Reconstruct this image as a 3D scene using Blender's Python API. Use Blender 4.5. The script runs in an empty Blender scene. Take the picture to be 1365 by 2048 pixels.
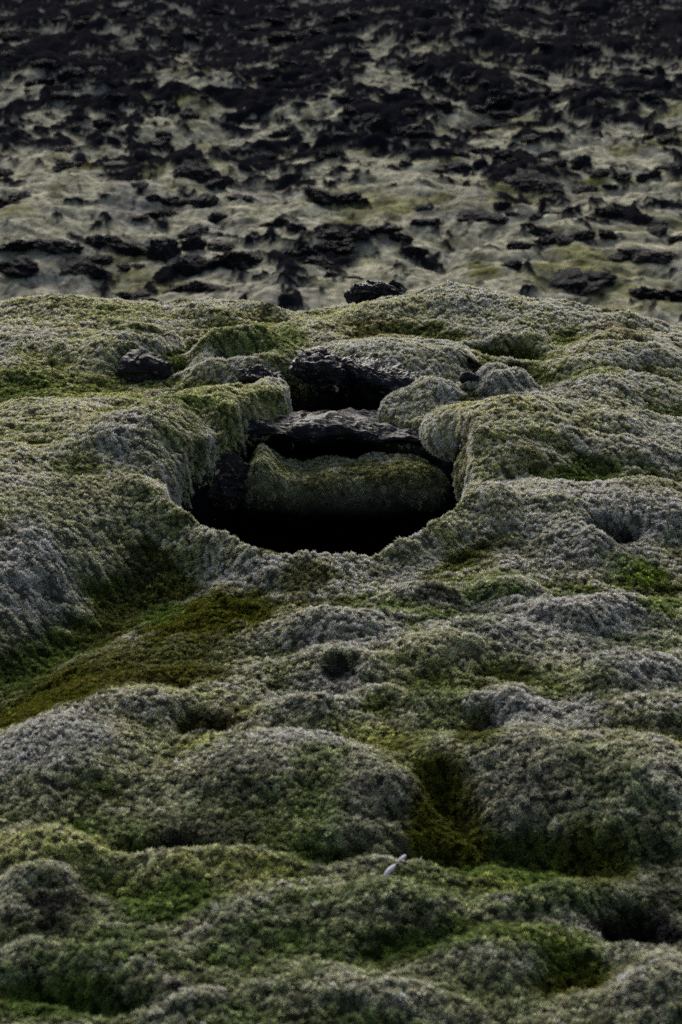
import bpy, math, random
import numpy as np
from mathutils import Vector, noise as mnoise

random.seed(7)
RNG = np.random.default_rng(11)
scene = bpy.context.scene
COL = scene.collection

# ------------------------------------------------------------------ camera
CAM_H = 2.6
PITCH = math.radians(20.0)
LENS = 70.0
FPX = LENS / 24.0 * 1365.0


def G(px, py, z=0.0):
    """ground point seen at photo pixel (px, py) on the level z"""
    dx = (px - 682.5) / FPX
    dy = -(py - 1024.0) / FPX
    f = math.cos(PITCH) + dy * math.sin(PITCH)
    d = -math.sin(PITCH) + dy * math.cos(PITCH)
    t = (z - CAM_H) / d
    return (t * dx, t * f)


def PXM(px, py, z=0.0):
    """metres per photo pixel there"""
    x, y = G(px, py, z)
    return math.hypot(y, CAM_H - z) / FPX


cam_d = bpy.data.cameras.new("camera")
cam = bpy.data.objects.new("camera", cam_d)
COL.objects.link(cam)
cam.location = (0, 0, CAM_H)
cam.rotation_euler = (math.radians(90) - PITCH, 0, 0)
cam_d.sensor_fit = 'VERTICAL'
cam_d.sensor_height = 36.0
cam_d.lens = LENS
cam_d.clip_start = 0.05
cam_d.clip_end = 3000
cam_d.dof.use_dof = True
cam_d.dof.focus_distance = 8.3
cam_d.dof.aperture_fstop = 4.5
scene.camera = cam


# ------------------------------------------------------------------ noise
def _h(ix, iy, seed):
    with np.errstate(over='ignore'):
        h = (ix.astype(np.int64).astype(np.uint32) * np.uint32(374761393)
             + iy.astype(np.int64).astype(np.uint32) * np.uint32(668265263)
             + np.uint32(seed * 1274126177 % 4294967296))
        h = (h ^ (h >> np.uint32(13))) * np.uint32(1274126177)
        h = (h ^ (h >> np.uint32(16))) * np.uint32(2246822519)
        h = h ^ (h >> np.uint32(15))
    return h


def _u(h):
    return h.astype(np.float32) * np.float32(1 / 4294967296.0)


def perlin(x, y, s=0):
    x = np.asarray(x, np.float32); y = np.asarray(y, np.float32)
    ix = np.floor(x); iy = np.floor(y)
    fx = x - ix; fy = y - iy
    u = fx * fx * fx * (fx * (fx * 6 - 15) + 10)
    v = fy * fy * fy * (fy * (fy * 6 - 15) + 10)

    def g(ox, oy):
        a = _u(_h(ix + ox, iy + oy, s)) * np.float32(6.2831853)
        return np.cos(a) * (fx - ox) + np.sin(a) * (fy - oy)
    a = g(0, 0); b = g(1, 0); c = g(0, 1); d = g(1, 1)
    return (a + u * (b - a) + v * ((c + u * (d - c)) - (a + u * (b - a)))) * np.float32(1.5)


def fbm(x, y, s=0, o=3):
    r = 0; a = 1.0; t = 0
    for i in range(o):
        r = r + a * perlin(x * 2 ** i + 17.3 * i, y * 2 ** i - 9.1 * i, s + i)
        t += a; a *= 0.5
    return r / t


def cushion(x, y, s=0, soft=0.0):
    """rounded domes with creases between: 1 - F1^2, 0..1"""
    ix = np.floor(x); iy = np.floor(y)
    best = np.full(np.shape(x), 9.0, np.float32)
    for ox in (-1, 0, 1):
        for oy in (-1, 0, 1):
            h = _h(ix + ox, iy + oy, s); k = _h(ix + ox, iy + oy, s + 77)
            qx = ix + ox + 0.5 + (_u(h) - 0.5) * 0.9 - x
            qy = iy + oy + 0.5 + (_u(k) - 0.5) * 0.9 - y
            d = qx * qx + qy * qy
            if soft:
                hh = np.clip(0.5 + 0.5 * (best - d) / soft, 0, 1)
                best = best * (1 - hh) + d * hh - soft * hh * (1 - hh)
            else:
                best = np.minimum(best, d)
    return 1.0 - best


def sst(a, b, x):
    t = np.clip((x - a) / (b - a), 0, 1)
    return t * t * (3 - 2 * t)


def seg_dist(x, y, p, q):
    vx, vy = q[0] - p[0], q[1] - p[1]
    L = vx * vx + vy * vy + 1e-12
    t = np.clip(((x - p[0]) * vx + (y - p[1]) * vy) / L, 0, 1)
    return np.hypot(x - p[0] - t * vx, y - p[1] - t * vy), t


def poly_sd(x, y, pts):
    """signed distance, positive inside"""
    d = np.full(np.shape(x), 1e9, np.float32)
    ins = np.zeros(np.shape(x), bool)
    n = len(pts)
    for i in range(n):
        p, q = pts[i], pts[(i + 1) % n]
        d = np.minimum(d, seg_dist(x, y, p, q)[0])
        if p[1] != q[1]:
            c = ((p[1] > y) != (q[1] > y)) & (x < (q[0] - p[0]) * (y - p[1]) / (q[1] - p[1]) + p[0])
            ins ^= c
    return np.where(ins, d, -d)


def poly_line(x, y, pts):
    """distance to a polyline and the level carried along it"""
    bd = np.full(np.shape(x), 1e9, np.float32)
    bz = np.zeros(np.shape(x), np.float32)
    for p, q in zip(pts[:-1], pts[1:]):
        d, t = seg_dist(x, y, p, q)
        m = d < bd
        bd = np.where(m, d, bd)
        bz = np.where(m, p[2] + t * (q[2] - p[2]), bz)
    return bd, bz


# ------------------------------------------------------------------ landform
# domes: photo pixel of the apex, apex level, half width in pixels, half depth in metres, turn (degrees), squareness
DOMES = [
    # left flank above the trough
    (-80, 900, .27, 340, .9, 0, 1.0),
    (120, 800, .22, 260, .55, 0, 1.2),
    (250, 835, .19, 140, .42, -30, 1.4),
    (335, 815, .15, 100, .36, -32, 1.4),
    (465, 790, .14, 140, .38, -16, 1.4),
    (540, 790, .07, 62, .22, 0, 1.6),
    # upper left
    (485, 668, .17, 125, .26, -36, 1.5),
    (250, 672, .11, 95, .34, -28, 1.4),
    (230, 620, .09, 150, .50, 0, 1.0),
    (60, 660, .12, 160, .5, 0, 1.0),
    (100, 590, .10, 150, .6, 0, 1.0),
    (430, 600, .09, 110, .4, 0, 1.1),
    # behind the upper ledge
    (750, 655, .22, 120, .36, 0, 1.6),
    (860, 675, .17, 90, .36, 0, 1.5),
    (640, 640, .12, 90, .4, 0, 1.3),
    # crest
    (900, 556, .24, 110, .5, 0, 1.2),
    (1010, 576, .20, 90, .4, 0, 1.2),
    (770, 595, .18, 90, .4, 0, 1.3),
    (1120, 600, .16, 90, .4, 0, 1.2),
    (1230, 616, .13, 130, .45, 0, 1.1),
    # upper right
    (1010, 640, .12, 110, .35, 0, 1.4),
    (990, 690, .08, 75, .20, 0, 1.6),
    (1240, 655, .17, 95, .35, 0, 1.5),
    (1170, 700, .12, 70, .3, 20, 1.4),
    (1320, 680, .12, 70, .3, 0, 1.4),
    (1280, 745, .10, 90, .25, 0, 1.4),
    # right of the upper void
    (855, 772, .09, 95, .22, -10, 1.4),
    (765, 800, .04, 45, .14, 0, 1.7),
    (1000, 742, .15, 80, .20, 0, 2.0),
    (1180, 752, .14, 85, .35, -25, 1.6),
    # big mound right of the pit
    (1000, 832, .155, 175, .44, -8, 1.2),
    (1080, 790, .18, 130, .42, -15, 1.4),
    (1230, 830, .12, 120, .40, 0, 1.3),
    # lip right of the pit
    (960, 985, .12, 90, .22, 20, 1.4),
    (1100, 970, .12, 120, .26, 0, 1.4),
    (1280, 950, .16, 130, .28, 0, 1.4),
    (860, 1035, .07, 70, .16, 35, 1.4),
    (1180, 1040, .09, 110, .18, 0, 1.3),
    # centre right bands
    (860, 1165, .07, 75, .11, 0, 1.4),
    (1010, 1150, .05, 90, .12, 0, 1.3),
    (1180, 1180, .08, 130, .14, 0, 1.3),
    (740, 1220, .06, 110, .12, 0, 1.3),
    (1010, 1230, .09, 110, .13, -10, 1.5),
    (900, 1280, .05, 90, .10, 0, 1.4),
    (1240, 1285, .12, 110, .14, 0, 1.5),
    (700, 1290, .07, 120, .12, 0, 1.4),
    (610, 1230, .05, 80, .12, 0, 1.3),
    (800, 1370, .05, 90, .11, 0, 1.5),
    (1010, 1380, .07, 100, .12, 0, 1.3),
    (1320, 1380, .08, 120, .15, 0, 1.4),
    (640, 1400, .05, 100, .10, 0, 1.3),
    # near ground
    (90, 1440, .11, 160, .26, 0, 1.3),
    (330, 1405, .03, 140, .16, 0, 1.1),
    (530, 1475, .10, 210, .26, 0, 1.4),
    (740, 1560, .05, 80, .12, 0, 1.5),
    (1110, 1460, .12, 240, .27, -6, 1.25),
    (1330, 1520, .10, 120, .22, 0, 1.5),
    (90, 1690, .02, 180, .12, 0, 1.4),
    (100, 1775, .02, 110, .10, 0, 2.0),
    (420, 1715, .02, 170, .11, 0, 1.5),
    (270, 1905, -.02, 100, .08, 0, 1.8),
    (60, 1925, -.03, 110, .08, 0, 1.8),
    (600, 1830, -.02, 150, .10, 0, 1.4),
    (830, 1795, .01, 120, .08, 0, 1.8),
    (960, 1720, .00, 90, .08, 0, 1.5),
    (1080, 1800, .00, 110, .08, 0, 1.6),
    (980, 1890, .00, 150, .12, 0, 1.6),
    (1320, 1900, .06, 150, .16, 0, 1.8),
    (640, 1985, -.02, 150, .10, 0, 1.9),
    (800, 2010, -.02, 120, .09, 0, 1.5),
    (350, 2010, -.04, 120, .08, 0, 1.5),
]
# hollows: pixel, drop, half width px, half depth m
HOLES = [
    (385, 705, .12, 40, .16), (480, 745, .10, 70, .10), (1010, 722, .16, 62, .07), (1243, 1085, .16, 36, .075),
    (412, 1452, .07, 55, .06), (665, 1345, .05, 40, .05), (885, 1600, .10, 65, .15), (1050, 1690, .08, 190, .12),
    (1285, 1835, .18, 85, .085), (95, 1800, .03, 60, .05), (690, 1690, .04, 80, .07), (960, 1450, .06, 60, .09),
    (860, 1700, .06, 80, .05), (230, 870, .04, 40, .3), (300, 745, .10, 60, .10), (1300, 775, .07, 60, .06), (1260, 720, .05, 60, .08),
    (370, 1690, .06, 110, .06), (250, 1760, .04, 70, .10), (180, 1980, .06, 170, .05), (1140, 1930, .07, 90, .09),
]
TROUGH = [(640, 1165, -.05), (430, 1195, -.16), (280, 1260, -.20), (130, 1345, -.20), (-60, 1450, -.20), (-250, 1560, -.2)]
RIM = [(255, 955, .12), (330, 1000, .08), (400, 1035, .05), (480, 1080, .04), (570, 1108, .03), (680, 1100, .04),
       (760, 1080, .05), (830, 1045, .06), (880, 1005, .08), (940, 985, .1)]
PIT = [(345, 1000, .07), (440, 1048, .05), (515, 1084, .04), (575, 1103, .03), (670, 1097, .04), (760, 1084, .05),
       (830, 1052, .06), (880, 1014, .07), (905, 1000, .08), (928, 958, .05), (925, 900, .05), (890, 850, .05),
       (800, 845, .02), (735, 828, .02), (760, 800, .02), (830, 772, .05), (905, 768, .08), (900, 748, .14),
       (820, 722, .16), (700, 694, .17), (590, 690, .17), (572, 735, .1), (592, 790, .04), (590, 825, .02), (535, 825, .04), (462, 885, .04),
       (405, 915, .03), (350, 962, .05)]
PITW = [G(*p) for p in PIT]
RIMW = [G(*p) + (p[2],) for p in RIM]
TRW = [G(*p) + (p[2],) for p in TROUGH]
DOMW = []
for (px, py, z, rw, rd, turn, sq) in DOMES:
    x, y = G(px, py, z)
    key = 560 < px < 1060 and 730 < py < 1060 or 230 < px < 600 and 620 < py < 860
    z = z if key else z * (.62 if py < 1130 else .50)
    rw *= 1.0 if key else 1.12
    sq = 1 + (sq - 1) * .6
    DOMW.append((x, y, z, rw * PXM(px, py, z), rd, math.radians(turn), sq))
HOLW = [G(px, py, 0.0) + (d, rw * PXM(px, py), rd) for (px, py, d, rw, rd) in HOLES]
# crest line of the near ground: beyond it the land falls away to the lava plain
CRX, CRY = zip(*[G(px, py, .12) for px, py in [(-400, 590), (0, 588), (350, 588), (600, 586), (720, 575), (900, 560), (1060, 590), (1160, 612), (1365, 636), (1800, 650)]])
CLX, CLY = zip(*sorted(zip(CRX, CRY)))


def land(x, y):
    """height, pit mask, rock mask (far plain)"""
    x = np.asarray(x, np.float32); y = np.asarray(y, np.float32)
    z = np.zeros_like(x)
    wx = x + 0.13 * fbm(x * 2.1, y * 2.1, 5, 4)
    wy = y + 0.13 * fbm(x * 2.1, y * 2.1, 9, 4)
    z = z + 0.06 * fbm(x * 1.0, y * 1.0, 21, 3)
    # domes, blended with a soft maximum so that creases stay between them
    base = z - 0.03
    acc = np.zeros_like(x); k = 26.0
    acc += np.exp(k * base)
    for (cx, cy, h, rx, ry, a, sq) in DOMW:
        ca, sa = math.cos(a), math.sin(a)
        dx, dy = wx - cx, wy - cy
        u = (ca * dx + sa * dy) / rx
        v = (-sa * dx + ca * dy) / ry
        q = u * u + v * v
        m = q < 6
        if m.any():
            zz = (h + 0.10) * np.exp(-np.power(q[m] * .75, sq)) - 0.10
            acc[m] += np.exp(k * zz) - math.exp(-k * .10) * 1.0
    z = np.log(np.maximum(acc, 1e-3)) / k
    # trough
    d, t = poly_line(wx, wy, TRW)
    w = np.exp(-(d / .27) ** 2) * .86
    z = z * (1 - w) + (t + .02) * w
    # rim
    d, t = poly_line(wx, wy, RIMW)
    w = np.exp(-(d / .12) ** 2) * .9
    z = z * (1 - w) + t * w
    for (cx, cy, dp, rx, ry) in HOLW:
        q = ((wx - cx) / rx) ** 2 + ((wy - cy) / ry) ** 2
        z = z - dp * np.exp(-q ** 1.3)
    near = 1 - sst(12.5, 16, y)
    # moss cushions at several sizes
    wx2 = x + .05 * fbm(x * 6, y * 6, 31, 3) + .12 * perlin(x * 1.7, y * 1.7, 33); wy2 = y + .05 * fbm(x * 6, y * 6, 37, 3) + .12 * perlin(x * 1.7, y * 1.7, 39)
    amp = 0.40 + 0.75 * np.clip(fbm(x * 1.5, y * 1.5, 41, 3) + .5, 0, 1.4)
    c1 = cushion(wx2 * 2.5, wy2 * 4.2, 51, .22) - .6 + .6 * (cushion(wx2 * 4.3 + 3 + wy2 * 1.2, wy2 * 7, 52, .15) - .6)
    c2 = cushion(wx2 * 7.5 - wy2 * 1.5, wy2 * 11, 53, .15) - .6
    c3 = cushion(wx2 * 24, wy2 * 26, 57, .1) - .6
    c4 = fbm(x * 38, y * 38, 61, 3)
    z = z + near * (amp * (.70 + .30 * sst(5.5, 7.5, y)) * (0.020 * c1 + 0.024 * c2 + .046 * fbm(x * 3.6, y * 4.6, 63, 4) + .010 * (1 - 2 * np.abs(fbm(x * 8, y * 10, 67, 3)))) + 0.0055 * c3 + .008 * c4)
    cush = (c1 * .8 + c2 + c3 * .5)
    # pit
    sd = poly_sd(x + .03 * fbm(x * 8, y * 8, 71, 4), y + .03 * fbm(x * 8, y * 8, 73, 4), PITW)
    t = sst(-0.05, 0.11, sd)
    pit = sst(0.05, 0.12, t + .03 * fbm(x * 14, y * 14, 77, 2))
    lipd = np.clip(sd + .03, 0, .1)
    z = z * (1 - t) + (-1.5 + .15 * fbm(x * 3, y * 3, 75, 2)) * t
    # fall to the lava plain
    cy = np.interp(x, CLX, CLY)
    fall = sst(0.0, 4.2, y - cy)
    # plain
    far = sst(12.5, 15, y)
    lx, ly = x * .5, y * .28
    zb = -3.25 + 0.010 * (y - 20) + 0.00004 * np.clip(y - 60, 0, 1e9) ** 2 * (y < 1e9)
    if (far > 0).any():
        r1 = fbm(x * .22, y * .16, 81, 3)
        wxb = x + .5 * fbm(x * .6, y * .6, 83, 2); wyb = y + .5 * fbm(x * .6, y * .6, 85, 2)
        m1 = cushion(wxb * .7, wyb * .6, 87, .2) - .6
        m2 = cushion(wxb * 2.0, wyb * 1.8, 89, .15) - .6
        thr = np.interp(y, [15, 24, 28, 34, 44, 60, 90, 600], [.34, .25, .19, .02, -.13, -.25, -.33, -.37])
        rl = .6 * fbm(x * .55, y * .30, 91, 3) + .62 * fbm(wxb * 2.5, wyb * 1.5, 93, 2)
        rk = rl + .18 * fbm(wxb * 9, wyb * 6, 93, 3) + .34 * fbm(wxb * 7, wyb * 6, 94, 4) - .10 * m2 + .12 * m1
        rock = sst(thr, thr + .05, rk)
        jag = 1 - np.abs(fbm(x * 3.1, y * 2.2, 97, 3)) * 2
        zf = zb + .5 * r1 + .27 * m1 + .12 * m2 + .05 * fbm(x * 2.6, y * 2.2, 99, 3) + rock * (.02 + .05 * (jag - .3)) + .26 * np.clip(rl - thr, 0, .45) + .030 * (cushion(wxb * 6, wyb * 5, 90, .1) - .6)
    else:
        zf = zb; rock = np.zeros_like(x)
    zn = z * (1 - fall) + zb * fall
    z = zn * (1 - far) + zf * far
    return z, pit, rock * far, cush, sd


# ------------------------------------------------------------------ materials
def new_mat(name):
    m = bpy.data.materials.new(name); m.use_nodes = True
    nt = m.node_tree
    for n in list(nt.nodes):
        nt.nodes.remove(n)
    out = nt.nodes.new('ShaderNodeOutputMaterial')
    b = nt.nodes.new('ShaderNodeBsdfPrincipled')
    nt.links.new(b.outputs[0], out.inputs[0])
    return m, nt, b


def nd(nt, typ, **kw):
    n = nt.nodes.new(typ)
    for k, v in kw.items():
        if k.startswith('in_'):
            n.inputs[k[3:]].default_value = v
        else:
            setattr(n, k, v)
    return n


def mat_ground():
    m, nt, b = new_mat("moss_ground")
    a = nd(nt, 'ShaderNodeAttribute', attribute_name='tint')
    tc = nd(nt, 'ShaderNodeTexCoord')
    n = nd(nt, 'ShaderNodeTexNoise', noise_dimensions='3D'); n.inputs['Scale'].default_value = 9; n.inputs['Detail'].default_value = 8
    n.inputs['Roughness'].default_value = .75
    nt.links.new(tc.outputs['Object'], n.inputs['Vector'])
    r = nd(nt, 'ShaderNodeMapRange'); r.inputs[1].default_value = .3; r.inputs[2].default_value = .7; r.inputs[3].default_value = .55; r.inputs[4].default_value = 1.45
    nt.links.new(n.outputs[0], r.inputs[0])
    mx = nd(nt, 'ShaderNodeVectorMath', operation='SCALE')
    nt.links.new(a.outputs['Color'], mx.inputs[0]); nt.links.new(r.outputs[0], mx.inputs['Scale'])
    nt.links.new(mx.outputs[0], b.inputs['Base Color'])
    b.inputs['Roughness'].default_value = .95
    b.inputs['Specular IOR Level'].default_value = .0
    bp = nd(nt, 'ShaderNodeBump'); bp.inputs['Strength'].default_value = .8; bp.inputs['Distance'].default_value = .03
    n2 = nd(nt, 'ShaderNodeTexNoise'); n2.inputs['Scale'].default_value = 14; n2.inputs['Detail'].default_value = 7; n2.inputs['Roughness'].default_value = .7
    nt.links.new(tc.outputs['Object'], n2.inputs['Vector'])
    nt.links.new(n2.outputs[0], bp.inputs['Height']); nt.links.new(bp.outputs[0], b.inputs['Normal'])
    return m


def mat_tuft():
    m, nt, b = new_mat("moss_shoots")
    a = nd(nt, 'ShaderNodeAttribute', attribute_name='tint', attribute_type='INSTANCER')
    t = nd(nt, 'ShaderNodeAttribute', attribute_name='tip', attribute_type='GEOMETRY')
    r = nd(nt, 'ShaderNodeMapRange'); r.inputs[3].default_value = .09; r.inputs[4].default_value = 1.35
    nt.links.new(t.outputs['Fac'], r.inputs[0])
    mx = nd(nt, 'ShaderNodeVectorMath', operation='SCALE')
    nt.links.new(a.outputs['Color'], mx.inputs[0]); nt.links.new(r.outputs[0], mx.inputs['Scale'])
    nt.links.new(mx.outputs[0], b.inputs['Base Color'])
    b.inputs['Roughness'].default_value = .9
    b.inputs['Specular IOR Level'].default_value = .1
    tr = nd(nt, 'ShaderNodeBsdfTranslucent'); nt.links.new(mx.outputs[0], tr.inputs[0])
    ms = nd(nt, 'ShaderNodeMixShader'); ms.inputs[0].default_value = .4
    nt.links.new(b.outputs[0], ms.inputs[1]); nt.links.new(tr.outputs[0], ms.inputs[2])
    out = [q for q in nt.nodes if q.type == 'OUTPUT_MATERIAL'][0]
    nt.links.new(ms.outputs[0], out.inputs[0])
    return m


def mat_rock(name, base, rough=.55, lichen=.5, scale=1.0, pale=(.30, .31, .36), bump=.012):
    m, nt, b = new_mat(name)
    tc = nd(nt, 'ShaderNodeTexCoord')
    n = nd(nt, 'ShaderNodeTexNoise'); n.inputs['Scale'].default_value = 14 * scale; n.inputs['Detail'].default_value = 9; n.inputs['Roughness'].default_value = .7
    nt.links.new(tc.outputs['Object'], n.inputs['Vector'])
    cr = nd(nt, 'ShaderNodeValToRGB')
    e = cr.color_ramp.elements
    e[0].position = .35; e[0].color = (*[c * .45 for c in base], 1)
    e[1].position = .7; e[1].color = (*[c * 2.0 for c in base], 1)
    nt.links.new(n.outputs[0], cr.inputs[0])
    # thin pale lichen crusts, also painting streaky highlights into the colour
    n2 = nd(nt, 'ShaderNodeTexNoise'); n2.inputs['Scale'].default_value = 38 * scale; n2.inputs['Detail'].default_value = 6; n2.inputs['Roughness'].default_value = .65
    mp = nd(nt, 'ShaderNodeMapping'); mp.inputs['Scale'].default_value = (.35, .8, 1.3)
    nt.links.new(tc.outputs['Object'], mp.inputs[0]); nt.links.new(mp.outputs[0], n2.inputs['Vector'])
    c2 = nd(nt, 'ShaderNodeValToRGB')
    c2.color_ramp.elements[0].position = .575 + .06 * (1 - lichen); c2.color_ramp.elements[0].color = (0, 0, 0, 1)
    c2.color_ramp.elements[1].position = .65 + .06 * (1 - lichen); c2.color_ramp.elements[1].color = (lichen, lichen, lichen, 1)
    nt.links.new(n2.outputs[0], c2.inputs[0])
    mx = nd(nt, 'ShaderNodeMix', data_type='RGBA')
    nt.links.new(c2.outputs[0], mx.inputs['Factor'])
    nt.links.new(cr.outputs[0], mx.inputs['A']); mx.inputs['B'].default_value = (*pale, 1)
    nt.links.new(mx.outputs['Result'], b.inputs['Base Color'])
    b.inputs['Roughness'].default_value = rough
    b.inputs['Specular IOR Level'].default_value = .35
    bp = nd(nt, 'ShaderNodeBump'); bp.inputs['Strength'].default_value = .9; bp.inputs['Distance'].default_value = bump
    nt.links.new(n.outputs[0], bp.inputs['Height']); nt.links.new(bp.outputs[0], b.inputs['Normal'])
    return m


def mat_flat(name, col, rough=.7, var=.3, scale=200):
    m, nt, b = new_mat(name)
    tc = nd(nt, 'ShaderNodeTexCoord')
    n = nd(nt, 'ShaderNodeTexNoise'); n.inputs['Scale'].default_value = scale; n.inputs['Detail'].default_value = 4
    nt.links.new(tc.outputs['Object'], n.inputs['Vector'])
    cr = nd(nt, 'ShaderNodeValToRGB')
    cr.color_ramp.elements[0].position = .3; cr.color_ramp.elements[0].color = (*[c * (1 - var) for c in col], 1)
    cr.color_ramp.elements[1].position = .7; cr.color_ramp.elements[1].color = (*[min(1, c * (1 + var)) for c in col], 1)
    nt.links.new(n.outputs[0], cr.inputs[0]); nt.links.new(cr.outputs[0], b.inputs['Base Color'])
    b.inputs['Roughness'].default_value = rough
    return m


M_GROUND = mat_ground()
M_TUFT = mat_tuft()
M_ROCK = mat_rock("wet_lava", (.0055, .006, .009), .5, .75, 1.5)
M_ROCKD = mat_rock("dry_lava", (.010, .010, .012), .65, .4, 1.5)
M_FAR = mat_rock("far_lava", (.009, .009, .013), .95, .15, .35, (.08, .08, .09), .05)

# ------------------------------------------------------------------ moss colours (linear albedo)
C_PALE = np.array([.60, .565, .40]); C_GREY = np.array([.42, .41, .385]); C_YEL = np.array([.32, .34, .11])
C_GRN = np.array([.095, .14, .028]); C_OLV = np.array([.072, .078, .009]); C_BRN = np.array([.10, .072, .03]); C_DRK = np.array([.020, .018, .020])
C_LAVA = np.array([.014, .014, .018]); C_VIV = np.array([.11, .16, .014])
# patches: pixel, half size px (x, y), kind, strength
PATCH = [
    (1120, 1240, 210, 60, 'gry', .6), (1210, 1050, 170, 60, 'gry', .55), (700, 1260, 120, 40, 'gry', .5), (1270, 1340, 120, 50, 'gry', .6), (1080, 800, 140, 40, 'gry', .5), (1290, 880, 110, 50, 'gry', .5), (480, 1130, 120, 20, 'gry', .5),
    (420, 1740, 200, 50, 'yel', .5), (560, 1900, 180, 60, 'grn', .45), (860, 1760, 160, 50, 'grn', .5), (1000, 1950, 140, 50, 'grn', .35), (1060, 1720, 120, 40, 'viv', .4), (150, 1880, 150, 60, 'grn', .4),
    (150, 760, 170, 50, 'yel', .65), (420, 820, 130, 60, 'yel', .6), (560, 640, 170, 40, 'yel', .45), (100, 640, 170, 40, 'yel', .45), (1150, 720, 110, 30, 'yel', .4),
    (90, 900, 150, 90, 'yel', .5), (180, 1060, 150, 80, 'grn', .4), (1010, 890, 140, 60, 'yel', .45), (750, 655, 130, 40, 'yel', .5), (1080, 1060, 120, 40, 'yel', .35), (330, 900, 70, 60, 'grn', .4),
    (1200, 850, 120, 40, 'yel', .35), (900, 1330, 140, 50, 'yel', .35), (500, 1620, 160, 60, 'grn', .3), (1250, 1640, 120, 60, 'grn', .35), (80, 1250, 110, 90, 'grn', .35),
    (400, 1200, 190, 60, 'olv', 1.0), (260, 1290, 190, 60, 'olv', .9), (120, 1350, 150, 70, 'olv', 1.0), (30, 1400, 110, 40, 'olv', 1),
    (390, 1330, 90, 25, 'olv', .8), (610, 1150, 60, 25, 'olv', .8), (545, 1104, 45, 14, 'olv', .9), (320, 1160, 60, 35, 'grn', .8),
    (20, 780, 130, 35, 'grn', .7), (300, 850, 110, 35, 'grn', .5), (560, 700, 60, 40, 'grn', .8), (470, 700, 60, 40, 'grn', .5), (240, 640, 90, 25, 'grn', .5), (280, 690, 60, 18, 'grn', .5),
    (985, 772, 70, 20, 'olv', .55), (1180, 775, 70, 18, 'grn', .6), (620, 935, 120, 20, 'olv', .8), (900, 600, 60, 18, 'brn', .6), (1010, 610, 60, 18, 'brn', .5), (870, 585, 40, 20, 'brn', .7),
    (1240, 640, 60, 20, 'brn', .6), (1250, 690, 60, 18, 'brn', .5), (500, 640, 40, 10, 'brn', .5), (740, 690, 90, 25, 'brn', .4), (1030, 740, 25, 8, 'drk', .9), (955, 752, 38, 9, 'drk', 1.0),
    (1265, 1130, 60, 25, 'viv', .95), (1320, 1185, 60, 16, 'viv', .8), (960, 1150, 110, 16, 'viv', .65), (780, 1215, 60, 16, 'viv', .7), (880, 1225, 60, 10, 'viv', .7), (1000, 1185, 80, 14, 'grn', .7),
    (1320, 1210, 50, 10, 'viv', .8), (960, 1260, 60, 20, 'grn', .7), (1280, 1265, 80, 12, 'grn', .5),
    (1160, 960, 60, 20, 'grn', .5), (1300, 1000, 80, 30, 'olv', .35), (900, 1060, 70, 30, 'grn', .35),
    (670, 1345, 50, 30, 'drk', .75), (412, 1450, 62, 26, 'drk', .85), (430, 1425, 70, 22, 'brn', .5), (870, 1190, 50, 22, 'drk', .55), (1240, 1320, 80, 25, 'drk', .35),
    (960, 1480, 60, 40, 'olv', .9), (880, 1580, 70, 80, 'olv', .95), (890, 1630, 90, 60, 'olv', 1.0), (1000, 1700, 190, 40, 'grn', .9), (1110, 1760, 110, 40, 'grn', .7), (1180, 1700, 90, 50, 'olv', .8),
    (870, 1390, 60, 60, 'grn', .6), (1130, 1370, 90, 40, 'grn', .4), (980, 1450, 50, 25, 'brn', .4),
    (720, 1460, 90, 22, 'yel', .8), (400, 1490, 60, 14, 'yel', .8), (640, 1560, 60, 120, 'grn', .55), (340, 1380, 120, 20, 'yel', .6),
    (110, 1690, 160, 35, 'yel', .8), (200, 1640, 130, 25, 'grn', .6), (100, 1800, 95, 60, 'drk', .45), (90, 1800, 40, 20, 'drk', .9), (350, 1790, 130, 45, 'grn', .9), (430, 1730, 130, 25, 'yel', .7),
    (120, 1970, 170, 40, 'grn', .9), (220, 1880, 120, 40, 'grn', .5), (400, 1650, 120, 35, 'drk', .45), (470, 1560, 90, 50, 'drk', .35), (740, 1600, 80, 60, 'drk', .35), (1080, 1570, 150, 60, 'drk', .35), (1290, 1830, 105, 62, 'drk', 1.0), (1330, 1720, 50, 90, 'drk', .5),
    (850, 1845, 90, 25, 'drk', .4), (1040, 1850, 150, 25, 'viv', .7), (1090, 1880, 130, 25, 'viv', .5), (980, 1740, 60, 18, 'yel', .6), (860, 1870, 120, 14, 'grn', .7), (1160, 1930, 110, 30, 'olv', .7), (600, 1840, 140, 40, 'grn', .35),
    (730, 2030, 120, 25, 'grn', .6), (480, 2020, 90, 25, 'grn', .6), (620, 2035, 70, 20, 'drk', .6), (250, 1340, 150, 20, 'brn', .3), (300, 1960, 100, 25, 'drk', .35), (1200, 1560, 80, 50, 'grn', .3),
    (1243, 1080, 36, 20, 'drk', 1.0), (660, 1790, 120, 20, 'grn', .5), (680, 1700, 60, 30, 'drk', .3), (1315, 770, 45, 10, 'drk', .6), (1000, 715, 60, 10, 'olv', .8), (130, 630, 40, 14, 'drk', .4), (370, 615, 30, 10, 'drk', .6), (530, 628, 20, 5, 'drk', .9),
    (190, 1010, 90, 30, 'drk', .25), (280, 1090, 40, 25, 'drk', .5), (60, 1150, 90, 60, 'gry', .6), (200, 900, 80, 35, 'drk', .2), (250, 930, 60, 30, 'gry', .4),
    (440, 850, 120, 50, 'grn', .3), (600, 1480, 110, 30, 'gry', .7), (90, 1500, 130, 60, 'gry', .6), (640, 1370, 110, 45, 'gry', .5), (1100, 1430, 120, 40, 'gry', .7), (950, 1250, 110, 30, 'gry', .4), (1120, 1100, 140, 50, 'gry', .4),
]
CMAP = dict(olv=C_OLV, grn=C_GRN, yel=C_YEL, brn=C_BRN, drk=C_DRK, gry=C_GREY, viv=C_VIV)


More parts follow.
